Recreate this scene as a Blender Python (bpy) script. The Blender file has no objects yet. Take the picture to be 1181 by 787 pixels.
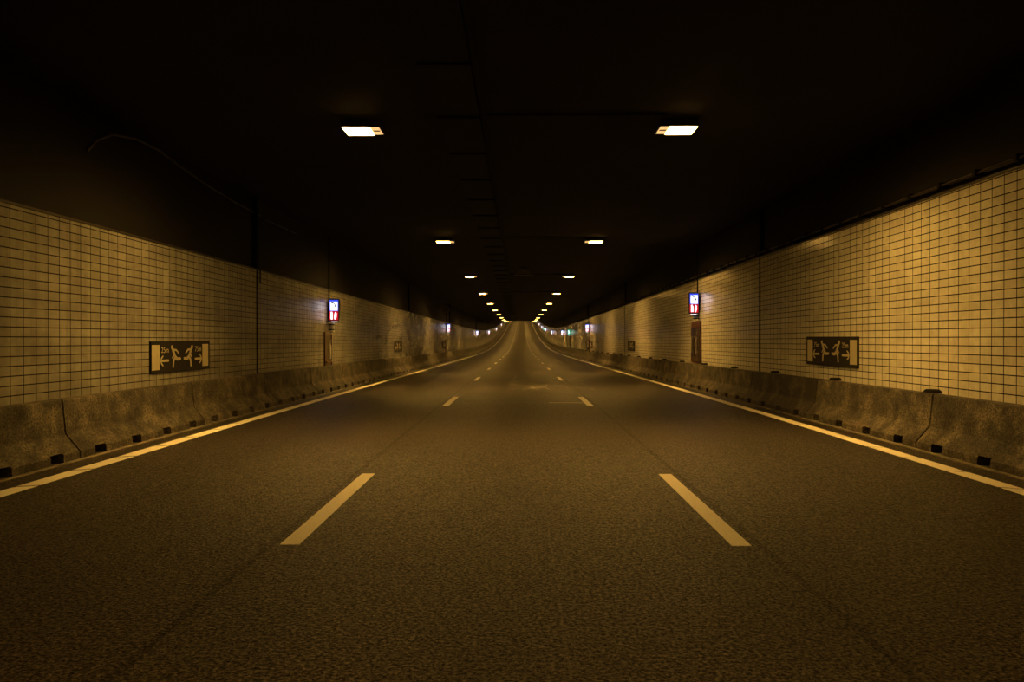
import bpy, bmesh, math, random
from mathutils import Vector, Matrix
random.seed(7)
S = bpy.context.scene
COL = S.collection

# ------------------------------------------------------------------ camera, world, exposure
F_PX = 850.0
EYE = 1.61
cam_d = bpy.data.cameras.new('camera'); cam = bpy.data.objects.new('camera', cam_d); COL.objects.link(cam)
cam_d.sensor_width = 36.0; cam_d.sensor_fit = 'HORIZONTAL'
cam_d.lens = 36.0 * F_PX / 1181.0
cam_d.clip_end = 2000
cam.location = (0.035, 0, EYE)
cam.rotation_euler = (math.radians(90) - 4.5 / F_PX, 0, 8.5 / F_PX)
S.camera = cam
w = bpy.data.worlds.new('night'); S.world = w; w.use_nodes = True
w.node_tree.nodes['Background'].inputs[0].default_value = (0.02, 0.012, 0.006, 1)
w.node_tree.nodes['Background'].inputs[1].default_value = 0.02
S.view_settings.view_transform = 'Standard'; S.view_settings.look = 'None'
S.view_settings.exposure = 0.0; S.view_settings.gamma = 1.0; S.view_settings.use_curve_mapping = False

LAMP_COL = (1.0, 0.52, 0.095)
LAMP_POWER = 900.0
LAMP_NARROW = 1.7
LAMP_FLOOR = .05

# ------------------------------------------------------------------ the line of the road
KN = [(-60, 0), (0, 0), (12, -.02), (20, -.07), (45, -.27), (75, -.50), (95, -.60), (115, -.62), (135, -.48),
      (160, .02), (180, .55), (205, 1.32), (242, 2.85), (289, 4.95), (366, 8.75), (500, 15.6)]
def dip(y):
    if y <= KN[0][0]: return KN[0][1]
    if y >= KN[-1][0]: return KN[-1][1]
    for i in range(len(KN) - 1):
        if KN[i][0] <= y <= KN[i+1][0]: break
    x0, y0 = KN[i]; x1, y1 = KN[i+1]; h = x1 - x0
    def sl(j):
        if j <= 0 or j >= len(KN) - 1: return 0 if j <= 0 else .051
        return (KN[j+1][1] - KN[j-1][1]) / (KN[j+1][0] - KN[j-1][0])
    m0, m1 = sl(i), sl(i+1); t = (y - x0) / h
    return ((2*t**3 - 3*t*t + 1)*y0 + (t**3 - 2*t*t + t)*h*m0 + (-2*t**3 + 3*t*t)*y1 + (t**3 - t*t)*h*m1)
def bend(y): return 0.86 * (max(y, 0) / 366.0) ** 2
def P(x, y, z): return Vector((x + bend(y), y, z + dip(y)))
def pitch(y): return math.atan2(dip(y + 1) - dip(y - 1), 2)
def yaw(y): return -math.atan2(bend(y + 1) - bend(y - 1), 2)
Y0, Y1 = -14.0, 470.0

# ------------------------------------------------------------------ materials
def mat(name):
    m = bpy.data.materials.new(name); m.use_nodes = True
    nt = m.node_tree; nt.nodes.clear()
    out = nt.nodes.new('ShaderNodeOutputMaterial'); b = nt.nodes.new('ShaderNodeBsdfPrincipled')
    nt.links.new(b.outputs[0], out.inputs[0])
    return m, nt, b, out
class N:
    def __init__(s, nt): s.nt = nt
    def new(s, t, **k):
        n = s.nt.nodes.new(t)
        for a, v in k.items(): setattr(n, a, v)
        return n
    def set(s, sock, v):
        if hasattr(v, 'is_output'): s.nt.links.new(v, sock)
        else: sock.default_value = v
    def math(s, op, a, b=0.0, c=0.0):
        n = s.new('ShaderNodeMath', operation=op); s.set(n.inputs[0], a); s.set(n.inputs[1], b); s.set(n.inputs[2], c); return n.outputs[0]
    def noise(s, vec, scale, detail=3, rough=.5):
        n = s.new('ShaderNodeTexNoise'); s.set(n.inputs['Vector'], vec); n.inputs['Scale'].default_value = scale
        n.inputs['Detail'].default_value = detail; n.inputs['Roughness'].default_value = rough; return n.outputs[0]
    def ramp(s, f, stops):
        n = s.new('ShaderNodeValToRGB'); s.set(n.inputs[0], f)
        e = n.color_ramp.elements
        while len(e) < len(stops): e.new(0.5)
        for el, (p, c) in zip(e, stops):
            el.position = p; el.color = (c, c, c, 1) if not isinstance(c, tuple) else (*c, 1)
        return n.outputs[0]
    def mix(s, f, a, b, mode='MIX'):
        n = s.new('ShaderNodeMix', data_type='RGBA', blend_type=mode)
        s.set(n.inputs[0], f)
        s.set(n.inputs[6], a if hasattr(a, 'is_output') or len(a) == 4 else (*a, 1))
        s.set(n.inputs[7], b if hasattr(b, 'is_output') or len(b) == 4 else (*b, 1))
        return n.outputs[2]
    def bump(s, h, strength, dist, normal=None):
        n = s.new('ShaderNodeBump'); s.set(n.inputs['Height'], h); n.inputs['Strength'].default_value = strength
        n.inputs['Distance'].default_value = dist
        if normal is not None: s.set(n.inputs['Normal'], normal)
        return n.outputs[0]
    def vec(s, src, sc):
        n = s.new('ShaderNodeMapping'); s.set(n.inputs[0], src); n.inputs['Scale'].default_value = sc; return n.outputs[0]

def plain(name, col, rough=.6, metal=0, noise=0.0, spec=.5, scale=8):
    m, nt, b, out = mat(name); n = N(nt)
    b.inputs['Roughness'].default_value = rough; b.inputs['Metallic'].default_value = metal
    b.inputs['Specular IOR Level'].default_value = spec
    tc = n.new('ShaderNodeTexCoord')
    f = n.noise(tc.outputs['Object'], scale, 4)
    k = n.ramp(f, [(.3, 1 - noise), (.7, 1.0)])
    nt.links.new(n.mix(1.0, (*col, 1), k, 'MULTIPLY'), b.inputs['Base Color'])
    return m
def glow(name, col, power):
    m = bpy.data.materials.new(name); m.use_nodes = True; nt = m.node_tree; nt.nodes.clear()
    o = nt.nodes.new('ShaderNodeOutputMaterial'); e = nt.nodes.new('ShaderNodeEmission')
    e.inputs[0].default_value = (*col, 1); e.inputs[1].default_value = power
    nt.links.new(e.outputs[0], o.inputs[0]); return m

# asphalt
M_ASPHALT, nt, b, _ = mat('asphalt'); n = N(nt)
tc = n.new('ShaderNodeTexCoord'); oc = tc.outputs['Object']
sep = n.new('ShaderNodeSeparateXYZ'); nt.links.new(oc, sep.inputs[0]); X, Y = sep.outputs[0], sep.outputs[1]
g1 = n.noise(oc, 42, 4, .75)
vor = n.new('ShaderNodeTexVoronoi'); nt.links.new(oc, vor.inputs['Vector']); vor.inputs['Scale'].default_value = 55
grain = n.ramp(g1, [(.40, .05), (.47, .45), (.54, 1.2), (.62, 4.0)])
stone = n.ramp(vor.outputs['Color'], [(.0, .35), (.5, .95), (1.0, 1.8)])
big = n.ramp(n.noise(n.vec(oc, (.8, .12, 1)), 1.2, 4), [(.3, .75), (.7, 1.2)])
# wheel tracks worn lighter: two per 3.5 m lane
ph = n.math('MULTIPLY', X, 2 * math.pi / 1.75)
trk = n.math('MULTIPLY_ADD', n.math('COSINE', n.math('ADD', ph, math.pi)), .13, 1.0)
def line_mask(x0, wd):
    d = n.math('ABSOLUTE', n.math('SUBTRACT', X, x0))
    return n.math('LESS_THAN', n.math('ADD', d, n.math('MULTIPLY', n.noise(n.vec(oc, (1, 3, 1)), 2.5, 2), .01)), wd)
seam = n.math('MAXIMUM', line_mask(-1.90, .035), line_mask(1.90, .035))
mid = line_mask(.28, .012)
dy = n.math('ABSOLUTE', n.math('SUBTRACT', Y, 18.75))
joint = n.math('MULTIPLY', n.math('LESS_THAN', dy, .05), n.math('LESS_THAN', n.math('ABSOLUTE', n.math('SUBTRACT', X, .2)), 1.65))
joint = n.math('MULTIPLY', joint, n.math('MULTIPLY_ADD', n.math('GREATER_THAN', X, .78), .75, .12))
# fine pale cracks in the surface some way ahead
cv = n.new('ShaderNodeTexVoronoi', feature='DISTANCE_TO_EDGE'); nt.links.new(n.vec(oc, (1, .5, 1)), cv.inputs['Vector']); cv.inputs['Scale'].default_value = 1.1
crk = n.math('LESS_THAN', cv.outputs['Distance'], .03)
win = n.math('MULTIPLY', n.math('LESS_THAN', n.math('ABSOLUTE', n.math('SUBTRACT', Y, 29)), 5), n.math('LESS_THAN', n.math('ABSOLUTE', n.math('SUBTRACT', X, 1.1)), 1.4))
crk = n.math('MULTIPLY', n.math('MULTIPLY', crk, win), n.ramp(n.noise(oc, .9, 2), [(.40, 0), (.5, 1.0)]))
base = n.mix(1.0, (.024, .0195, .0165, 1), grain, 'MULTIPLY')
base = n.mix(1.0, base, stone, 'MULTIPLY'); base = n.mix(1.0, base, big, 'MULTIPLY')
base = n.mix(1.0, base, trk, 'MULTIPLY')
base = n.mix(n.math('MULTIPLY', seam, .5), base, (.006, .0055, .005))
base = n.mix(n.math('MULTIPLY', mid, .25), base, (.13, .12, .11))
base = n.mix(joint, base, (.75, .72, .66))
base = n.mix(n.math('MULTIPLY', crk, .8), base, (.2, .19, .17))
edge = n.math('GREATER_THAN', n.math('ABSOLUTE', X), 5.4)
base = n.mix(n.math('MULTIPLY', edge, .35), base, (.03, .027, .024))
nt.links.new(base, b.inputs['Base Color'])
nt.links.new(n.ramp(g1, [(.3, .52), (.7, .36)]), b.inputs['Roughness'])
spk = n.ramp(g1, [(.42, .12), (.50, .5), (.60, 1.0)])
nt.links.new(n.math('MULTIPLY', n.math('MULTIPLY_ADD', seam, -.45, 1.0), spk), b.inputs['Specular IOR Level'])
nt.links.new(n.bump(n.math('ADD', g1, n.math('MULTIPLY', vor.outputs['Distance'], .5)), .9, .010), b.inputs['Normal'])

# glazed tiles (UV: metres along the wall, metres up)
def tile_mat(name, tone, dirt, gloss, tilt):
    m, nt, b, _ = mat(name); n = N(nt)
    tc = n.new('ShaderNodeTexCoord'); uv = tc.outputs['UV']
    def brick(mortar, c1, c2, cm):
        br = n.new('ShaderNodeTexBrick'); nt.links.new(uv, br.inputs['Vector'])
        br.offset = 0; br.squash = 1; br.inputs['Scale'].default_value = 1
        br.inputs['Brick Width'].default_value = .25; br.inputs['Row Height'].default_value = .125
        br.inputs['Mortar Size'].default_value = mortar; br.inputs['Mortar Smooth'].default_value = .3
        br.inputs['Color1'].default_value = c1; br.inputs['Color2'].default_value = c2; br.inputs['Mortar'].default_value = cm
        return br
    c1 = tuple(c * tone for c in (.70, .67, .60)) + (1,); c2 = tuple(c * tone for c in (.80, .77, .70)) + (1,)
    br = brick(.0085, c1, c2, (.012, .009, .007, 1))
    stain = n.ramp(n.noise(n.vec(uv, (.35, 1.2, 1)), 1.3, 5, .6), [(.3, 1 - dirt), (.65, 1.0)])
    streak = n.ramp(n.noise(n.vec(uv, (6, .25, 1)), 1.0, 3), [(.3, 1 - dirt * .6), (.6, 1.0)])
    fine = n.ramp(n.noise(uv, 9, 4), [(.3, .88), (.7, 1.06)])
    c = n.mix(1.0, br.outputs['Color'], stain, 'MULTIPLY'); c = n.mix(1.0, c, streak, 'MULTIPLY'); c = n.mix(1.0, c, fine, 'MULTIPLY')
    nt.links.new(c, b.inputs['Base Color'])
    # each tile sits slightly out of true
    sc = n.new('ShaderNodeVectorMath', operation='DIVIDE'); nt.links.new(uv, sc.inputs[0]); sc.inputs[1].default_value = (.25, .125, 1)
    fl = n.new('ShaderNodeVectorMath', operation='FLOOR'); nt.links.new(sc.outputs[0], fl.inputs[0])
    wn = n.new('ShaderNodeTexWhiteNoise', noise_dimensions='2D'); nt.links.new(fl.outputs[0], wn.inputs['Vector'])
    off = n.new('ShaderNodeVectorMath', operation='SUBTRACT'); nt.links.new(wn.outputs['Color'], off.inputs[0]); off.inputs[1].default_value = (.5, .5, .5)
    ms = n.new('ShaderNodeVectorMath', operation='SCALE'); nt.links.new(off.outputs[0], ms.inputs[0]); ms.inputs['Scale'].default_value = tilt
    geo = n.new('ShaderNodeNewGeometry')
    ad = n.new('ShaderNodeVectorMath', operation='ADD'); nt.links.new(geo.outputs['Normal'], ad.inputs[0]); nt.links.new(ms.outputs[0], ad.inputs[1])
    nm = n.new('ShaderNodeVectorMath', operation='NORMALIZE'); nt.links.new(ad.outputs[0], nm.inputs[0])
    bw = brick(.012, (1, 1, 1, 1), (1, 1, 1, 1), (0, 0, 0, 1)); bw.inputs['Mortar Smooth'].default_value = 1.0
    h = n.math('ADD', n.math('MULTIPLY', n.math('SUBTRACT', 1.0, bw.outputs['Fac']), 1.0), n.math('MULTIPLY', n.noise(uv, 14, 2), .25))
    nt.links.new(n.bump(h, .55, .004, nm.outputs[0]), b.inputs['Normal'])
    nt.links.new(n.math('MULTIPLY_ADD', br.outputs['Fac'], -.45, .5), b.inputs['Specular IOR Level'])
    nt.links.new(n.mix(br.outputs['Fac'], (gloss, gloss, gloss, 1), (.9, .9, .9, 1)), b.inputs['Roughness'])
    return m
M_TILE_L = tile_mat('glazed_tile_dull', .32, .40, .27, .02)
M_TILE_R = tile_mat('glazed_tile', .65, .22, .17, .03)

def concrete(name, col, dark, speck=0.0):
    m, nt, b, _ = mat(name); n = N(nt)
    tc = n.new('ShaderNodeTexCoord'); oi = n.new('ShaderNodeObjectInfo')
    ad = n.new('ShaderNodeVectorMath', operation='ADD'); nt.links.new(tc.outputs['Object'], ad.inputs[0])
    cb = n.new('ShaderNodeCombineXYZ'); nt.links.new(n.math('MULTIPLY', oi.outputs['Random'], 37.0), cb.inputs[1])
    nt.links.new(cb.outputs[0], ad.inputs[1]); v = ad.outputs[0]
    a1 = n.ramp(n.noise(v, 2.2, 6, .65), [(.33, dark), (.5, .75), (.66, 1.75)])
    a2 = n.ramp(n.noise(n.vec(v, (1, 2.5, 1)), 1.5, 4), [(.3, .86), (.65, 1.05)])
    a3 = n.ramp(n.noise(v, 38, 4, .7), [(.36, .25), (.5, .95), (.64, 1.7)])
    ov = n.ramp(oi.outputs['Random'], [(0, .85), (1, 1.12)])
    c = n.mix(1.0, (*col, 1), a1, 'MULTIPLY')
    for k in (a2, a3, ov): c = n.mix(1.0, c, k, 'MULTIPLY')
    nt.links.new(c, b.inputs['Base Color']); b.inputs['Roughness'].default_value = .8
    b.inputs['Specular IOR Level'].default_value = .3
    nt.links.new(n.bump(n.noise(v, 45, 4), .6, .006), b.inputs['Normal'])
    return m
M_BARRIER = concrete('weathered_concrete', (.070, .061, .047), .22)
M_BARRIER_DARK = concrete('dark_stained_concrete', (.034, .030, .025), .5)
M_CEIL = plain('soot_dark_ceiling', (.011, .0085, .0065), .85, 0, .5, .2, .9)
M_UPWALL = plain('shade_dark_wall', (.0045, .0035, .0027), .8, 0, .4, .25, .8)  # wall colour darkened further to offset lamp light spilling upward
def paint_mat(name, col, worn):
    m, nt, b, _ = mat(name); n = N(nt); tc = n.new('ShaderNodeTexCoord')
    f = n.ramp(n.noise(tc.outputs['Object'], 60, 4, .7), [(.25, worn), (.5, .92), (.7, 1.05)])
    nt.links.new(n.mix(1.0, (*col, 1), f, 'MULTIPLY'), b.inputs['Base Color']); b.inputs['Roughness'].default_value = .42
    nt.links.new(n.bump(n.noise(tc.outputs['Object'], 90, 3), .3, .002), b.inputs['Normal'])
    return m
M_PAINT = paint_mat('white_road_paint', (.88, .84, .74), .72)
M_FOOT_LIGHT = plain('foot_edge_highlight', (.16, .14, .11), .85, 0, .5, .2, 6)  # pale colour imitates light caught on the barrier's foot edge
M_BLACK = plain('black_rubber', (.006, .0055, .005), .8, 0, .3, .15)
M_STEEL = plain('dark_steel', (.035, .03, .026), .5, .3, .3, .4)
M_SIGN = plain('sign_black', (.016, .015, .014), .75, 0, .2, .12)
M_SIGNCREAM = plain('sign_cream', (.36, .32, .235), .7, 0, .08, .15)
M_BROWN = plain('brown_red_enamel', (.06, .02, .02), .35, 0, .2, .5)
M_DOORBROWN = plain('dark_brown_panel', (.04, .026, .023), .22, .1, .25, .6)
M_CHROME = plain('brushed_steel', (.75, .75, .78), .28, .9, .1, .5)
M_WHITE = plain('white_enamel', (.5, .5, .5), .35, 0, .05, .5)
M_CASE = plain('sign_case_black', (.02, .02, .025), .35, 0, .1, .5)
M_CABIN = plain('cabinet_interior', (.09, .075, .05), .6, 0, .3, .3)
M_HOUSING = plain('lamp_housing', (.06, .05, .04), .5, .3, .2, .5)
M_GEAR = glow('lamp_dim_end', (1.0, .58, .22), 1.1)  # gear cover given a faint glow of its own to look lit
# lamp glass: the reflector behind it throws the light down and across the road, little along it
M_LENS = glow('sodium_lens', LAMP_COL, LAMP_POWER)
nt = M_LENS.node_tree; n = N(nt)
gi = n.new('ShaderNodeNewGeometry'); sp = n.new('ShaderNodeSeparateXYZ'); nt.links.new(gi.outputs['Incoming'], sp.inputs[0])
along = n.math('POWER', n.math('SUBTRACT', 1.0, n.math('MULTIPLY', sp.outputs[1], sp.outputs[1])), LAMP_NARROW)
dn = n.new('ShaderNodeMapRange', interpolation_type='SMOOTHSTEP'); nt.links.new(n.math('MULTIPLY', sp.outputs[2], -1.0), dn.inputs[0])
dn.inputs[1].default_value = .02; dn.inputs[2].default_value = .50
f = n.math('MULTIPLY_ADD', n.math('MULTIPLY', along, dn.outputs[0]), 1 - LAMP_FLOOR, LAMP_FLOOR)
em = [q for q in nt.nodes if q.type == 'EMISSION'][0]
nt.links.new(n.math('MULTIPLY', f, LAMP_POWER), em.inputs[1])
M_BLUE = glow('lit_blue', (.06, .10, 1.0), .9)
M_WHITEGLOW = glow('lit_white', (.93, .93, 1.0), 2.2)
M_REDGLOW = glow('lit_red', (1.0, .02, .03), .6)
M_GREENGLOW = glow('lit_green', (.03, .5, .28), .8)
M_MINT = glow('lit_mint', (.75, 1.0, .88), 1.8)
M_EXITDOOR = plain('dark_green_door', (.03, .05, .045), .45, 0, .2, .4)

# ------------------------------------------------------------------ mesh helpers
def obj(name, bm, m, parent=None):
    me = bpy.data.meshes.new(name); bmesh.ops.recalc_face_normals(bm, faces=bm.faces); bm.to_mesh(me); bm.free()
    me.materials.append(m); o = bpy.data.objects.new(name, me); COL.objects.link(o)
    if parent: o.parent = parent
    return o
def tag(o, label=None, cat=None, group=None, kind=None):
    if label: o['label'] = label
    if cat: o['category'] = cat
    if group: o['group'] = group
    if kind: o['kind'] = kind
    return o
def empty(name, loc=(0, 0, 0), rot=(0, 0, 0)):
    o = bpy.data.objects.new(name, None); COL.objects.link(o); o.location = loc; o.rotation_euler = rot
    o.empty_display_size = .1; return o
def copy_tree(o, parent=None):
    c = o.copy(); COL.objects.link(c)
    if parent: c.parent = parent
    for ch in list(o.children): copy_tree(ch, c)
    return c
def box(bm, x0, x1, y0, y1, z0, z1, bev=0):
    r = bmesh.ops.create_cube(bm, size=1.0); vs = r['verts']
    for v in vs: v.co = Vector((x0 + (v.co.x + .5) * (x1 - x0), y0 + (v.co.y + .5) * (y1 - y0), z0 + (v.co.z + .5) * (z1 - z0)))
    if bev:
        es = list({e for v in vs for e in v.link_edges}); bmesh.ops.bevel(bm, geom=es, offset=bev, segments=2, affect='EDGES')
    return bm
def B(*a): return box(bmesh.new(), *a)
def prism(bm, pts, axis, a, b_):
    """pts 2-D polygon; axis 'y' -> (x,z) extruded along y"""
    def mk(p, t): return (p[0], t, p[1])
    v0 = [bm.verts.new(mk(p, a)) for p in pts]; v1 = [bm.verts.new(mk(p, b_)) for p in pts]
    k = len(pts); bm.faces.new(v0); bm.faces.new(v1[::-1])
    for i in range(k): bm.faces.new((v0[i], v0[(i+1) % k], v1[(i+1) % k], v1[i]))
def capsule(bm, p, q, r0, r1, y0, y1, seg=6):
    p = Vector(p); q = Vector(q); d = (q - p); a = math.atan2(d.y, d.x)
    pts = [(q.x + r1 * math.cos(a - math.pi/2 + math.pi * i / seg), q.y + r1 * math.sin(a - math.pi/2 + math.pi * i / seg)) for i in range(seg + 1)]
    pts += [(p.x + r0 * math.cos(a + math.pi/2 + math.pi * i / seg), p.y + r0 * math.sin(a + math.pi/2 + math.pi * i / seg)) for i in range(seg + 1)]
    prism(bm, pts, 'y', y0, y1)
def chain(bm, pts, rs, y0, y1):
    for i in range(len(pts) - 1): capsule(bm, pts[i], pts[i+1], rs[i], rs[i+1], y0 + .0002 * i, y1)
def tube(bm, pts, r, seg=8):
    rings = []
    for i, p in enumerate(pts):
        p = Vector(p); d = (Vector(pts[min(i+1, len(pts)-1)]) - Vector(pts[max(i-1, 0)])).normalized()
        u = d.orthogonal().normalized() if abs(d.z) > .99 else d.cross(Vector((0, 0, 1))).normalized(); v = d.cross(u)
        rings.append([bm.verts.new(p + r * (math.cos(2*math.pi*k/seg) * u + math.sin(2*math.pi*k/seg) * v)) for k in range(seg)])
    for a, b_ in zip(rings, rings[1:]):
        for k in range(seg): bm.faces.new((a[k], a[(k+1) % seg], b_[(k+1) % seg], b_[k]))
    bm.faces.new(rings[0]); bm.faces.new(rings[-1][::-1])
    return bm
def ribbon(name, prof, m, ys, closed=True, uvh=False, parent=None):
    """sweep a cross-section (x, z) along the tunnel"""
    bm = bmesh.new(); uvl = bm.loops.layers.uv.new('UVMap'); rows = []
    for y in ys: rows.append([bm.verts.new(P(x, y, z)) for x, z in prof])
    k = len(prof); cnt = k if closed else k - 1
    for j in range(len(ys) - 1):
        for i in range(cnt):
            f = bm.faces.new((rows[j][i], rows[j][(i+1) % k], rows[j+1][(i+1) % k], rows[j+1][i]))
            us = [(ys[j], prof[i][1]), (ys[j], prof[(i+1) % k][1]), (ys[j+1], prof[(i+1) % k][1]), (ys[j+1], prof[i][1])]
            for lp, u in zip(f.loops, us): lp[uvl].uv = u
    if closed: bm.faces.new(rows[0]); bm.faces.new(rows[-1][::-1])
    return obj(name, bm, m, parent)
def rng(a, b_, st):
    k = max(1, int(math.ceil((b_ - a) / st))); return [a + (b_ - a) * i / k for i in range(k + 1)]
ORD = ['nearest', 'second', 'third', 'fourth', 'fifth', 'sixth', 'seventh', 'eighth', 'ninth', 'tenth', 'eleventh', 'twelfth',
       'thirteenth', 'fourteenth', 'fifteenth', 'sixteenth', 'seventeenth', 'eighteenth', 'nineteenth', 'twentieth']
SIDES = ((-1, 'left'), (1, 'right'))
YS = rng(Y0, Y1, 2.0)

# ------------------------------------------------------------------ tunnel shell
WX, CEIL = 6.48, 5.10
struct = lambda o: tag(o, kind='structure')
struct(ribbon('floor', [(-WX - .3, 0), (WX + .3, 0), (WX + .3, -.4), (-WX - .3, -.4)], M_ASPHALT, YS))
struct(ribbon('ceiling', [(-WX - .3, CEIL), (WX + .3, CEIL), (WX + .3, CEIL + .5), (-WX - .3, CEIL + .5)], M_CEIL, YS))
TOP = {-1: 3.30, 1: 3.77}
for s, nm in SIDES:
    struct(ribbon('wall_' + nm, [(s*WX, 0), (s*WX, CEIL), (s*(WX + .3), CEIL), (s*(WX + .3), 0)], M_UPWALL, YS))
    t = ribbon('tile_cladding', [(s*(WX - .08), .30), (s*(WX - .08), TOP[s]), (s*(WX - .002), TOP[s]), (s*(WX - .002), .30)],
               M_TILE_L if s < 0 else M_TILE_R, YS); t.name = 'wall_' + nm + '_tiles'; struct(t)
    # thin dark edging along the top of the tiles
    struct(ribbon('trim_%d' % (1 if s < 0 else 2), [(s*(WX - .10), TOP[s] + .002), (s*(WX - .10), TOP[s] + .035), (s*(WX - .002), TOP[s] + .035), (s*(WX - .002), TOP[s] + .002)], M_STEEL, YS))
    # added pale bead imitating light caught along the barrier foot
    struct(ribbon('trim_%d' % (3 if s < 0 else 4), [(s*5.74, .001), (s*5.755, .012), (s*5.795, .014), (s*5.798, .001)], M_FOOT_LIGHT, YS))
k = 5
for s, y in ((-1, 18.0), (1, 19.6), (-1, 43.0), (1, 44.6), (-1, 68.0), (1, 69.6)):
    struct(ribbon('trim_%d' % k, [(s*(WX - .092), .32), (s*(WX - .092), CEIL - .01), (s*(WX - .003), CEIL - .01), (s*(WX - .003), .32)], M_BLACK, [y - .022, y + .022])); k += 1

# ------------------------------------------------------------------ road markings
def edge_line(s, nm):
    bm = bmesh.new(); y = -8.0; L = 1.0; a, c, t = 5.19, 5.40, .006
    while y < 440:
        ys = [y, y + L - .06]
        v = []
        for yy in ys:
            for x, z in ((a, 0.001), (a, t), (c, t), (c, 0.001)):
                skew = -.10 * (x - a) / (c - a)
                v.append(bm.verts.new(P(s * x, yy + skew, z)))
        for i in range(4): bm.faces.new((v[i], v[(i+1) % 4], v[4 + (i+1) % 4], v[4 + i]))
        bm.faces.new(v[:4]); bm.faces.new(v[4:][::-1]); y += L
    o = obj('edge_line', bm, M_PAINT)
    tag(o, 'long white edge line running along the foot of the %s concrete barrier' % nm, 'road marking', 'white edge lines')
for s, nm in SIDES: edge_line(s, nm)
for s, nm in SIDES:
    for i in range(36):
        y = 5.70 + 12 * i
        bm = bmesh.new(); ring = []
        c = P(s * 1.75, y + 1.5, 0)
        for yy in (y, y + 1.0, y + 2.0, y + 3.0):
            ring.append([bm.verts.new(P(s * 1.75 + dx, yy, z) - c) for dx, z in ((-.075, .001), (-.075, .006), (.075, .006), (.075, .001))])
        for r0, r1 in zip(ring, ring[1:]):
            for q in range(4): bm.faces.new((r0[q], r0[(q+1) % 4], r1[(q+1) % 4], r1[q]))
        bm.faces.new(ring[0]); bm.faces.new(ring[-1][::-1])
        o = obj('lane_dash', bm, M_PAINT); o.location = c
        if i < 14: lb = '%s white dash of the %s lane line, counted from the camera' % (ORD[i], nm)
        else: lb = 'tiny white dash of the %s lane line far up the rising road' % nm
        tag(o, lb, 'road marking', 'white dashes of the lane lines' if i < 14 else 'far white dashes of the %s lane line' % nm)

# ------------------------------------------------------------------ concrete barriers
PROF = [(5.80, .002), (5.80, .105), (5.99, .326), (6.00, .36), (6.04, .775), (6.055, .79), (6.225, .79), (6.24, .775), (6.24, .002)]
NOTCH = [(6.18, .002), (6.18, .13), (5.8215, .13), (5.99, .326), (6.00, .36), (6.04, .775), (6.055, .79), (6.225, .79), (6.24, .775), (6.24, .002)]
def barrier_bm(s, L):
    bm = bmesh.new(); p = L / 4; nw = .13; g = .016
    cuts = [(-L/2 + g, -1, None)]
    def ext(prof, a, b_): prism(bm, [(s * (x - 6.0), z) for x, z in prof], 'y', a, b_)
    y = -L/2 + g
    for i in range(4):
        c = -L/2 + p * (i + .5)
        ext(PROF, y, c - nw); ext(NOTCH, c - nw, c + nw); y = c + nw
    ext(PROF, y, L/2 - g)
    return bm
def barrier_rows():
    for s, nm, L, j0 in ((-1, 'left', 3.87, 9.73), (1, 'right', 4.15, 10.76)):
        first = None
        for i in range(-2, 108):
            c = j0 + L * (i - .5)
            if c > 435: break
            if first is None:
                o = first = obj('concrete_barrier', barrier_bm(s, L), M_BARRIER)
            else:
                o = first.copy(); COL.objects.link(o)
            o.location = P(s * 6.0, c, 0); o.rotation_euler = (pitch(c), 0, yaw(c))
            if i < 0: lb = 'concrete barrier segment beside the %s wall just outside the picture' % nm; g = 'barrier segments beside the camera on the %s' % nm
            elif i < 16:
                lb = '%s concrete barrier segment in the %s row, counted from the camera' % (ORD[i], nm); g = 'concrete barrier segments'
            else: lb = 'small far concrete barrier segment deep in the %s row' % nm; g = 'far barrier segments of the %s row' % nm
            if s > 0 and i == 2:
                o.data = o.data.copy(); o.data.materials[0] = M_BARRIER_DARK
                lb = 'darker stained concrete barrier segment, third in the right row'
            tag(o, lb, 'barrier', g)
barrier_rows()
# low dark brackets bridging barrier top and wall, right side
def bracket_bm():
    bm = bmesh.new()
    prism(bm, [(-.14, 0), (-.10, .035), (-.05, .052), (.05, .052), (.10, .035), (.14, 0)], 'y', -.05, .09)
    bmesh.ops.rotate(bm, verts=bm.verts, cent=(0, 0, 0), matrix=Matrix.Rotation(-math.pi/2, 3, 'Z'))
    return bm
br0 = None
for i in range(60):
    y = 7.63 + 3.37 * i
    if br0 is None: o = br0 = obj('anchor_bracket', bracket_bm(), M_BLACK)
    else: o = br0.copy(); COL.objects.link(o)
    o.location = P(6.15, y, .80); o.rotation_euler = (pitch(y), 0, yaw(y))
    if i < 14: tag(o, '%s low black bracket lying on top of the right barrier row' % ORD[i], 'bracket', 'black brackets on the right barriers')
    else: tag(o, 'tiny far black bracket on top of the right barrier row', 'bracket', 'far black brackets on the right barriers')

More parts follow.
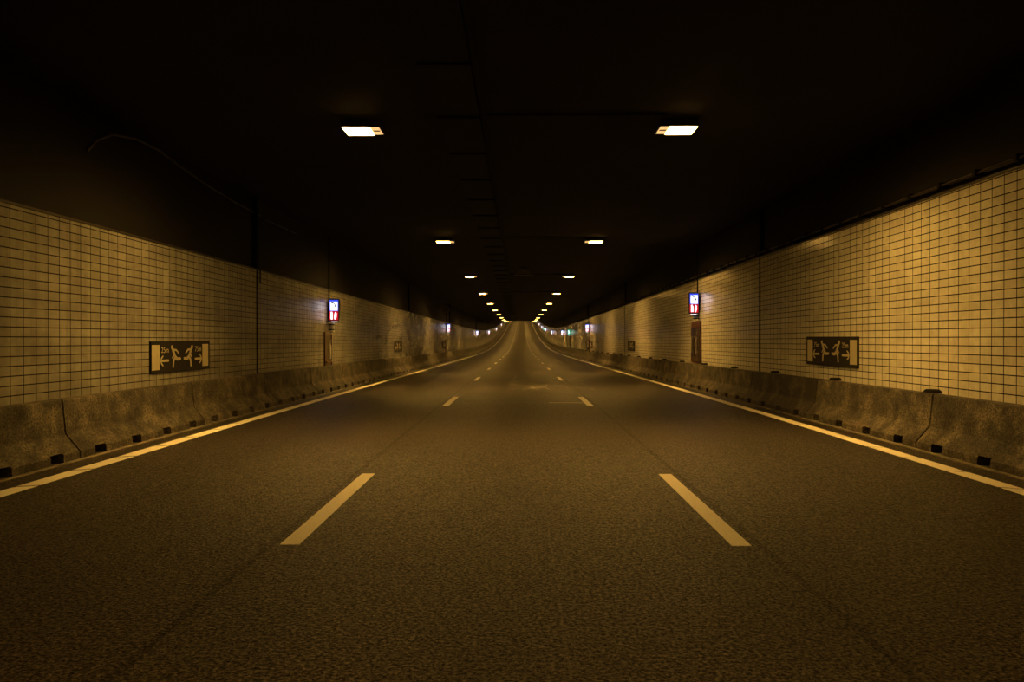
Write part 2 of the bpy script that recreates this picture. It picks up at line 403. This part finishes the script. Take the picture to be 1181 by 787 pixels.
# ------------------------------------------------------------------ ceiling lamps
def make_lamp(s):
    r = empty('ceiling_lamp')
    h = bmesh.new(); o_, i_ = .34, .315
    # housing: shallow tray with a rim
    box(h, -.33, .33, -.28, .28, .03, .10, .008)
    for a in ((-.335, -.315, -.285, .285), (.315, .335, -.285, .285), (-.335, .335, -.285, -.262), (-.335, .335, .262, .285)):
        box(h, a[0], a[1], a[2], a[3], .0, .04)
    obj('housing', h, M_HOUSING, r)
    # bright lens on the wall side, dim control end towards the middle of the road
    x0, x1 = (-.313, .150) if s < 0 else (-.150, .313)
    obj('lens', B(x0, x1, -.26, .26, -.012, .028, .004), M_LENS, r)
    g0, g1 = (.152, .313) if s < 0 else (-.313, -.152)
    gp = obj('gear_cover', B(g0, g1, -.26, .26, .004, .028), M_GEAR, r)
    obj('cover_strip', B(g0 + .02, g1 - .02, -.03, .03, -.002, .0035), M_HOUSING, gp)
    bk = bmesh.new(); box(bk, -.05, .05, -.20, -.14, .10, .115); box(bk, -.05, .05, .14, .20, .10, .115)
    obj('ceiling_bracket', bk, M_STEEL, r)
    return r
for s, nm in SIDES:
    proto = make_lamp(s)
    for i in range(-1, 33):
        y = 11.98 + 13.29 * i
        o = proto if i == -1 else copy_tree(proto)
        o.scale = (.93, .84, 1); o.location = P(s * 2.54 + .035, y, CEIL - .118); o.rotation_euler = (pitch(y), 0, yaw(y))
        if i == -1: tag(o, 'amber ceiling lamp of the %s row above and behind the camera' % nm, 'lamp', 'amber ceiling lamps')
        elif i < 12: tag(o, '%s glowing amber lamp of the %s ceiling row, counted from the camera' % (ORD[i], nm), 'lamp', 'amber ceiling lamps')
        else: tag(o, 'amber lamp of the %s ceiling row deep beyond the dip' % nm, 'lamp', 'far amber lamps of the %s row' % nm)

# ------------------------------------------------------------------ escape direction signs
def man(bm, cx, z0, w_, h_, d, y0, y1):
    """running figure; d=-1 runs left"""
    def q(x, z): return (cx + d * (-1) * (x - .5) * w_, z0 + z * h_)
    capsule(bm, q(.12, .925), q(.14, .89), .036, .034, y0, y1)
    chain(bm, [q(.22, .79), q(.34, .62), q(.46, .46)], [.036, .032, .032], y0, y1)
    chain(bm, [q(.24, .80), q(.55, .79), q(.80, .64)], [.020, .017, .014], y0, y1)
    chain(bm, [q(.22, .76), q(.32, .58), q(.15, .44)], [.018, .016, .012], y0, y1)
    chain(bm, [q(.46, .46), q(.66, .37), q(.96, .385)], [.034, .030, .024], y0, y1)
    chain(bm, [q(.44, .46), q(.28, .30), q(.24, .03)], [.034, .026, .022], y0, y1)
def arrow(bm, cx, cz, w_, h_, d, y0, y1):
    def q(x, z): return (cx + d * (-1) * (x - .5) * w_, cz + (z - .5) * h_)
    chain(bm, [q(.30, 1.0), q(.12, .78), q(.04, .5), q(.12, .22), q(.30, 0)], [.012, .017, .020, .017, .012], y0, y1)
    capsule(bm, q(.1, .5), q(.95, .5), .022, .022, y0 + .0003, y1)
def text_part(t, x, z, size, parent, wd):
    cu = bpy.data.curves.new('distance_text', 'FONT'); cu.body = t; cu.size = size; cu.extrude = .0015; cu.offset = -.001
    cu.align_x = 'CENTER'; cu.align_y = 'CENTER'
    to = bpy.data.objects.new('distance_text_source', cu); COL.objects.link(to)
    dg = bpy.context.evaluated_depsgraph_get(); me = bpy.data.meshes.new_from_object(to.evaluated_get(dg))
    bpy.data.objects.remove(to)
    xs = [v.co.x for v in me.vertices]; k_ = wd / (max(xs) - min(xs))
    for v in me.vertices: v.co = Vector((x + v.co.x * k_, -.030 - v.co.z, z + v.co.y))
    me.materials.clear(); me.materials.append(M_SIGNCREAM)
    o = bpy.data.objects.new('distance_text', me); COL.objects.link(o); o.parent = parent; return o
def escape_sign(s, y, zc, w_, h_, txt, label, kind='full'):
    r = empty('escape_sign', P(s * (WX - .081), y, zc), (0, 0, -s * math.pi / 2))
    r.rotation_euler.x = 0
    obj('panel', B(-w_/2, w_/2, -.025, -.001, -h_/2, h_/2, .004), M_SIGN, r)
    fr = bmesh.new(); t = .014
    for a in ((-w_/2, w_/2, h_/2 - t, h_/2), (-w_/2, w_/2, -h_/2, -h_/2 + t), (-w_/2, -w_/2 + t, -h_/2 + t, h_/2 - t), (w_/2 - t, w_/2, -h_/2 + t, h_/2 - t)):
        box(fr, a[0], a[1], -.033, -.0255, a[2], a[3])
    obj('frame', fr, M_BLACK, r)
    y0, y1 = -.031, -.0255
    for d in (-1, 1):
        c = d * (w_/2 - .19 * w_ / 2.46)
        if txt: obj('cream_bar', B(c - .14 * w_/2.46, c + .14 * w_/2.46, y0, y1, -h_/2 + .065, h_/2 - .065, .001), M_SIGNCREAM, r)
        m_ = bmesh.new(); man(m_, d * .27 * w_/2.46, -h_/2 + .09, .40 * w_/2.46, h_ - .17, d, y0, y1)
        obj('running_figure', m_, M_SIGNCREAM, r)
        a_ = bmesh.new(); arrow(a_, d * .71 * w_/2.46, -.065, .31 * w_/2.46, .17, d, y0, y1)
        obj('arrow', a_, M_SIGNCREAM, r)
    if txt:
        for d, tx in zip((-1, 1), txt):
            o = text_part(tx, d * .685, .125, .15, r, .27)
    tag(r, label, 'sign', 'escape direction signs'); return r
escape_sign(-1, 13.94, 1.235 + .04, 2.42, .575, ('25m', '75m'), 'black escape sign with running figures, nearest on the left tiled wall')
escape_sign(1, 15.09, 1.315 + .04, 2.46, .60, ('75m', '25m'), 'black escape sign with running figures, nearest on the right tiled wall')
escape_sign(-1, 38.9, 1.33, 2.42, .575, None, 'small dark escape sign on left wall beyond the first lit post')
escape_sign(1, 41.9, 1.36, 2.46, .60, None, 'small dark escape sign on right wall beyond the first lit post')
escape_sign(-1, 62.5, 1.35, 2.42, .575, None, 'tiny dark escape sign on left wall before the second lit sign')
escape_sign(1, 65.8, 1.35, 2.46, .60, None, 'tiny dark escape sign on right wall beside the second lit sign')

# ------------------------------------------------------------------ lit emergency signs and their posts
def lit_sign(s, green=False):
    r = empty('emergency_sign')
    w_, h_, d_ = .36, .76, .17
    obj('case', B(-w_/2, w_/2, -d_/2, d_/2, 0, h_, .012), M_CASE, r)
    yf = -d_/2
    if not green:
        bp = obj('blue_panel', B(-w_/2 + .03, w_/2 - .03, yf - .006, yf - .001, h_*.46, h_ - .035), M_BLUE, r)
        wp = obj('white_field', B(-w_/2 + .065, w_/2 - .055, yf - .010, yf - .0065, h_*.49, h_ - .10), M_WHITEGLOW, bp)
        ph = bmesh.new()
        chain(ph, [(-.055, h_*.83), (.0, h_*.80), (.05, h_*.72), (.062, h_*.66)], [.030, .014, .016, .028], yf - .013, yf - .0105)
        obj('handset_mark', ph, M_CASE, bp)
        rp = obj('red_panel', B(-w_/2 + .03, w_/2 - .03, yf - .006, yf - .001, .05, h_*.455), M_REDGLOW, r)
        ex = bmesh.new()
        prism(ex, [(-.105, .075), (-.035, .075), (-.035, .27), (-.050, .30), (-.050, .325), (-.11, .318), (-.112, .30), (-.09, .298), (-.105, .27)], 'y', yf - .010, yf - .0065)
        obj('extinguisher_mark', ex, M_WHITEGLOW, rp)
        fl = bmesh.new()
        prism(fl, [(.02, .075), (.075, .075), (.075, .12), (.10, .15), (.075, .165), (.105, .21), (.08, .225), (.10, .27), (.06, .325), (.035, .28), (.02, .22)], 'y', yf - .010, yf - .0065)
        obj('hose_mark', fl, M_WHITEGLOW, rp)
    else:
        gp = obj('green_panel', B(-w_/2 + .03, w_/2 - .03, yf - .006, yf - .001, .10, h_ - .05), M_GREENGLOW, r)
        mb = bmesh.new(); chain(mb, [(-.06, .58), (.0, .42), (-.05, .20)], [.05, .05, .035], yf - .010, yf - .0065); chain(mb, [(.0, .42), (.08, .30)], [.04, .03], yf - .010, yf - .0065)
        obj('exit_mark', mb, M_MINT, gp)
    # lit underside that throws light on the tube below
    obj('downlight', B(-.10, .10, -.05, .05, -.012, -.001), M_WHITEGLOW, r)
    # side strap holding the case to the wall
    sp = bmesh.new(); box(sp, s*.18, s*.22, -.03, .03, .12, .64); obj('wall_bracket', sp, M_STEEL, r)
    return r
protos = {}
def place_sign(s, y, z, label, group, green=False):
    key = (s, green)
    if key not in protos: r = protos[key] = lit_sign(s, green)
    else: r = copy_tree(protos[key])
    r.location = P(s * (WX - .30), y, z); tag(r, label, 'sign', group); return r
def conduit(s, y, z0, label, group):
    bm = bmesh.new(); x = s * (WX - (.115 if s < 0 else .155))
    tube(bm, [P(x, y, z0), P(x, y, CEIL - .02)], .022); o = obj('conduit', bm, M_BLACK)
    tag(o, label, 'conduit', group)
def lamp_tube(s, y, z0, z1, label, group):
    r = empty('white_tube', P(s * (WX - .215), y, z0)); L = z1 - z0
    bm = bmesh.new(); tube(bm, [(0, 0, 0), (0, 0, L)], .085, 16); obj('pipe', bm, M_WHITE, r)
    for f in (.25, .75):
        c = bmesh.new(); tube(c, [(0, 0, L*f - .02), (0, 0, L*f + .02)], .095, 16); box(c, min(s*.08, s*.118), max(s*.08, s*.118), -.03, .03, L*f - .015, L*f + .015)
        obj('clamp', c, M_STEEL, r)
    tag(r, label, 'pipe', group)
LY = [24.7, 64.3, 107.5, 148, 193, 241, 292]; RY = [26.1, 67.3, 107.3, 143, 179, 212, 245, 290]
LZ = [2.24, 2.45, 2.45, 2.45, 2.45, 2.45, 2.45]; RZ = [2.54, 2.5, 2.5, 2.5, 2.5, 2.5, 2.5, 2.5]
for s, nm, ylist, zl in ((-1, 'left', LY, LZ), (1, 'right', RY, RZ)):
    for i, (y, z) in enumerate(zip(ylist, zl)):
        place_sign(s, y, z, '%s lit blue, white and red emergency sign on the %s wall' % (ORD[i], nm), 'lit emergency signs')
        conduit(s, y + .02, z + .74, '%s thin dark conduit above a lit sign on the %s wall' % (ORD[i], nm), 'conduits above the lit signs')
        if i: lamp_tube(s, y, 2.12, z - .03, '%s pale tube under a lit emergency sign, %s wall' % (ORD[i], nm), 'pale tubes under the lit signs')
lamp_tube(-1, 24.7, 1.89, 2.21, 'nearest pale tube under a lit emergency sign, left wall', 'pale tubes under the lit signs')
lamp_tube(1, 26.2, 2.35, 2.51, 'nearest short pale tube under a lit emergency sign, right wall', 'pale tubes under the lit signs')

def cabinet_frame(w_, h_, t, d, m, r):
    bm = bmesh.new()
    for a in ((-w_/2, w_/2, h_ - t, h_), (-w_/2, w_/2, 0, t), (-w_/2, -w_/2 + t, t, h_ - t), (w_/2 - t, w_/2, t, h_ - t)):
        box(bm, a[0], a[1], -d, 0, a[2], a[3])
    return obj('frame', bm, m, r)
# right: closed dark brown cabinet with two tall glossy doors
def cabinet_right(y, label, w_=1.40, h_=1.50, z=.80):
    r = empty('emergency_cabinet', P(WX - .082, y, z), (0, 0, -math.pi/2))
    cabinet_frame(w_, h_, .06, .05, M_BROWN, r)
    obj('back_panel', B(-w_/2 + .06, w_/2 - .06, -.03, 0, .06, h_ - .06), M_DOORBROWN, r)
    obj('header', B(-w_/2 + .06, w_/2 - .06, -.045, -.031, h_ - .24, h_ - .061), M_BROWN, r)
    for d in (-1, 1):
        bm = bmesh.new(); c = d * (w_/4 - .028); hw = w_/4 - .034; seg = 10
        pts = [(c - hw + 2*hw*i/seg, -.040 - .03 * math.sin(math.pi * i / seg)) for i in range(seg + 1)] + [(c + hw, -.032), (c - hw, -.032)]
        v0 = [bm.verts.new((p[0], p[1], .065)) for p in pts]; v1 = [bm.verts.new((p[0], p[1], h_ - .245)) for p in pts]
        bm.faces.new(v0); bm.faces.new(v1[::-1])
        for i in range(len(pts)): bm.faces.new((v0[i], v0[(i+1) % len(pts)], v1[(i+1) % len(pts)], v1[i]))
        dr = obj('door', bm, M_DOORBROWN, r)
        hb = bmesh.new(); tube(hb, [(c + d*.05, -.11, .30), (c + d*.05, -.11, .95)], .026); box(hb, c + d*.05 - .01, c + d*.05 + .01, -.11, -.06, .40, .42); box(hb, c + d*.05 - .01, c + d*.05 + .01, -.11, -.06, .88, .90)
        obj('handle_streak', hb, M_CHROME, dr)  # chrome bars double as the bright reflection streaks on the glossy doors
    tag(r, label, 'cabinet', 'emergency cabinets'); return r
cabinet_right(26.5, 'tall dark brown emergency cabinet with glossy doors on the right wall')
cabinet_right(67.6, 'narrow distant brown cabinet under the second lit sign, right wall', .9, 1.3)
def cabinet_left(y, label):
    w_, h_ = .95, 1.22
    r = empty('emergency_cabinet', P(-(WX - .082), y, .66), (0, 0, math.pi/2))
    cabinet_frame(w_, h_, .08, .045, M_BROWN, r)
    obj('back_panel', B(-w_/2 + .07, w_/2 - .07, -.02, 0, .07, h_ - .07), M_CABIN, r)
    bm = bmesh.new(); tube(bm, [(-.02, -.09, .32), (-.04, -.10, .5), (-.02, -.10, .75), (.02, -.09, .96)], .032, 12); obj('hose', bm, M_WHITE, r)
    obj('shelf', B(-w_/2 + .071, w_/2 - .071, -.09, -.021, .22, .245), M_BROWN, r)
    bm = bmesh.new(); tube(bm, [(.17, -.06, .26), (.17, -.06, .72)], .035, 14); tube(bm, [(.17, -.06, .72), (.17, -.06, .80)], .022, 10); obj('bottle', bm, M_CASE, r)
    tag(r, label, 'cabinet', 'emergency cabinets')
cabinet_left(24.65, 'red-brown framed open emergency cabinet holding a white hose, left wall')
cabinet_left(64.3, 'tiny distant framed cabinet under the second lit sign, left wall')

# exit doors with green signs, right wall
for i, y in enumerate((92.3, 192)):
    place_sign(1, y, 2.42, '%s small green lit exit sign above a dark door, right wall' % ORD[i], 'green lit exit signs', True)
    w_, h_ = 1.35, 2.25
    r = empty('exit_door', P(WX - .082, y, .02), (0, 0, -math.pi/2))
    fb = bmesh.new()
    for a in ((-w_/2, w_/2, h_ - .08, h_), (-w_/2, -w_/2 + .08, 0, h_ - .08), (w_/2 - .08, w_/2, 0, h_ - .08)): box(fb, a[0], a[1], -.12, 0, a[2], a[3])
    obj('frame', fb, M_STEEL, r)
    leaf = obj('leaf', B(-w_/2 + .08, w_/2 - .08, -.06, 0, .01, h_ - .08), M_EXITDOOR, r)
    hb = bmesh.new(); tube(hb, [(-.45, -.11, 1.05), (.45, -.11, 1.05)], .02); box(hb, -.45, -.42, -.11, -.06, 1.03, 1.07); box(hb, .42, .45, -.11, -.06, 1.03, 1.07)
    obj('push_bar', hb, M_CHROME, leaf)
    tag(r, '%s dark exit door under a green lit sign, right wall' % ORD[i], 'door', 'exit doors')

# ------------------------------------------------------------------ pipe and clips above the right tiles
bm = bmesh.new(); tube(bm, [P(WX - .10, y, 3.90) for y in rng(-6, 92, 2.0)], .022, 8)
pipe = obj('cable_pipe', bm, M_STEEL); tag(pipe, 'thin dark pipe clipped along the top of the right tiled wall', 'pipe')
cl = None
for i in range(98):
    y = 7.73 + .86 * i
    if cl is None: c = cl = obj('clip', B(-.045, .098, -.035, .035, -.035, .05, .006), M_BLACK, pipe)
    else: c = cl.copy(); COL.objects.link(c)
    c.location = P(WX - .10, y, 3.90)

# ------------------------------------------------------------------ ceiling cable tray, cross conduits and small ceiling fittings
r = empty('cable_tray', (0, 0, 0))
ribbon('tray', [(-1.24, CEIL - .05), (-1.24, CEIL - .002), (-.58, CEIL - .002), (-.58, CEIL - .05)], M_UPWALL, rng(2, 130, 2), parent=r)
ribbon('cable', [(-.55, CEIL - .075), (-.55, CEIL - .002), (-.50, CEIL - .002), (-.50, CEIL - .075)], M_BLACK, rng(2, 130, 2), parent=r)
cs = None
for i in range(40):
    y = 4.8 + 2.22 * i
    if cs is None: c = cs = obj('cross_strap', B(-.34, .34, -.03, .03, -.03, -.001), M_BLACK, r)
    else: c = cs.copy(); COL.objects.link(c)
    c.location = P(-.91, y, CEIL - .051)
tag(r, 'dark cable tray with cross straps running along the middle of the ceiling', 'cable tray')
for i in range(4):
    y = 11.45 + 13.29 * i
    bm = bmesh.new(); tube(bm, [P(-.47, y, CEIL - .022), P(2.30, y, CEIL - .022)], .016)
    tag(obj('ceiling_conduit', bm, M_BLACK), '%s thin conduit crossing the ceiling towards the right lamp row' % ORD[i], 'conduit', 'conduits crossing the ceiling')
r = empty('ceiling_box', P(.22, 35.2, CEIL - .002))
bm = bmesh.new(); prism(bm, [(-.38, -.32), (.38, -.32), (.16, -.03), (-.16, -.03)], 'y', -.25, .25); obj('hood', bm, plain('dusty_grey_metal', (.20, .18, .15), .6, .2, .3), r)
obj('base_rail', B(-.45, .45, -.28, .28, -.36, -.321), M_HOUSING, r); obj('mount', B(-.10, .10, -.1, .1, -.03, -.001), M_STEEL, r)
tag(r, 'faint grey trapezoidal box hanging under the middle of the ceiling', 'ceiling box')
# horn loudspeaker high on the left wall
r = empty('horn_loudspeaker', P(-(WX - .45), 58.5, 4.25), (math.radians(12), 0, math.radians(28)))
bm = bmesh.new(); prof = [(.08, .35), (.09, .15), (.14, 0), (.26, -.18), (.44, -.30), (.46, -.32)]; rings = []
for rad, yy in prof: rings.append([bm.verts.new((rad*math.cos(2*math.pi*k/20), yy, rad*.7*math.sin(2*math.pi*k/20))) for k in range(20)])
for a, b_ in zip(rings, rings[1:]):
    for k in range(20): bm.faces.new((a[k], a[(k+1) % 20], b_[(k+1) % 20], b_[k]))
bm.faces.new(rings[0]); h = obj('horn', bm, plain('grey_horn', (.16, .14, .11), .5, .1, .2), r)
so = h.modifiers.new('thickness', 'SOLIDIFY'); so.thickness = .012
bm = bmesh.new(); tube(bm, [(0, .352, 0), (0, .55, 0)], .10, 16); obj('driver', bm, M_STEEL, r)
obj('bracket', B(-.42, -.09, .10, .16, -.02, .02), M_STEEL, r)
tag(r, 'dim grey horn loudspeaker mounted high on the left wall', 'loudspeaker')
# conduit climbing the left wall at the joint and bending across, and the loose cable
bm = bmesh.new(); x = -(WX - .115)
tube(bm, [P(x, 18.15, 3.0), P(x, 18.15, 4.2), P(x, 18.2, 4.45), P(x + .02, 18.5, 4.62), P(x + .02, 21, 4.64)], .018)
tag(obj('wall_conduit', bm, M_STEEL), 'thin conduit climbing the dark upper left wall beside the tile joint', 'conduit')
bm = bmesh.new()
pts = [(11.0, 4.42), (11.25, 4.65), (11.7, 4.86), (12.4, 4.98), (13.2, 4.99), (14.0, 4.90), (15.2, 4.80), (16.8, 4.72), (18.4, 4.70)]
tube(bm, [P(-(WX - .04), y, z) for y, z in pts], .018)
tag(obj('loose_cable', bm, plain('dusty_cable', (.09, .07, .05), .5, 0, .4)), 'faint arched cable on the dark upper left wall above the tiles', 'cable')
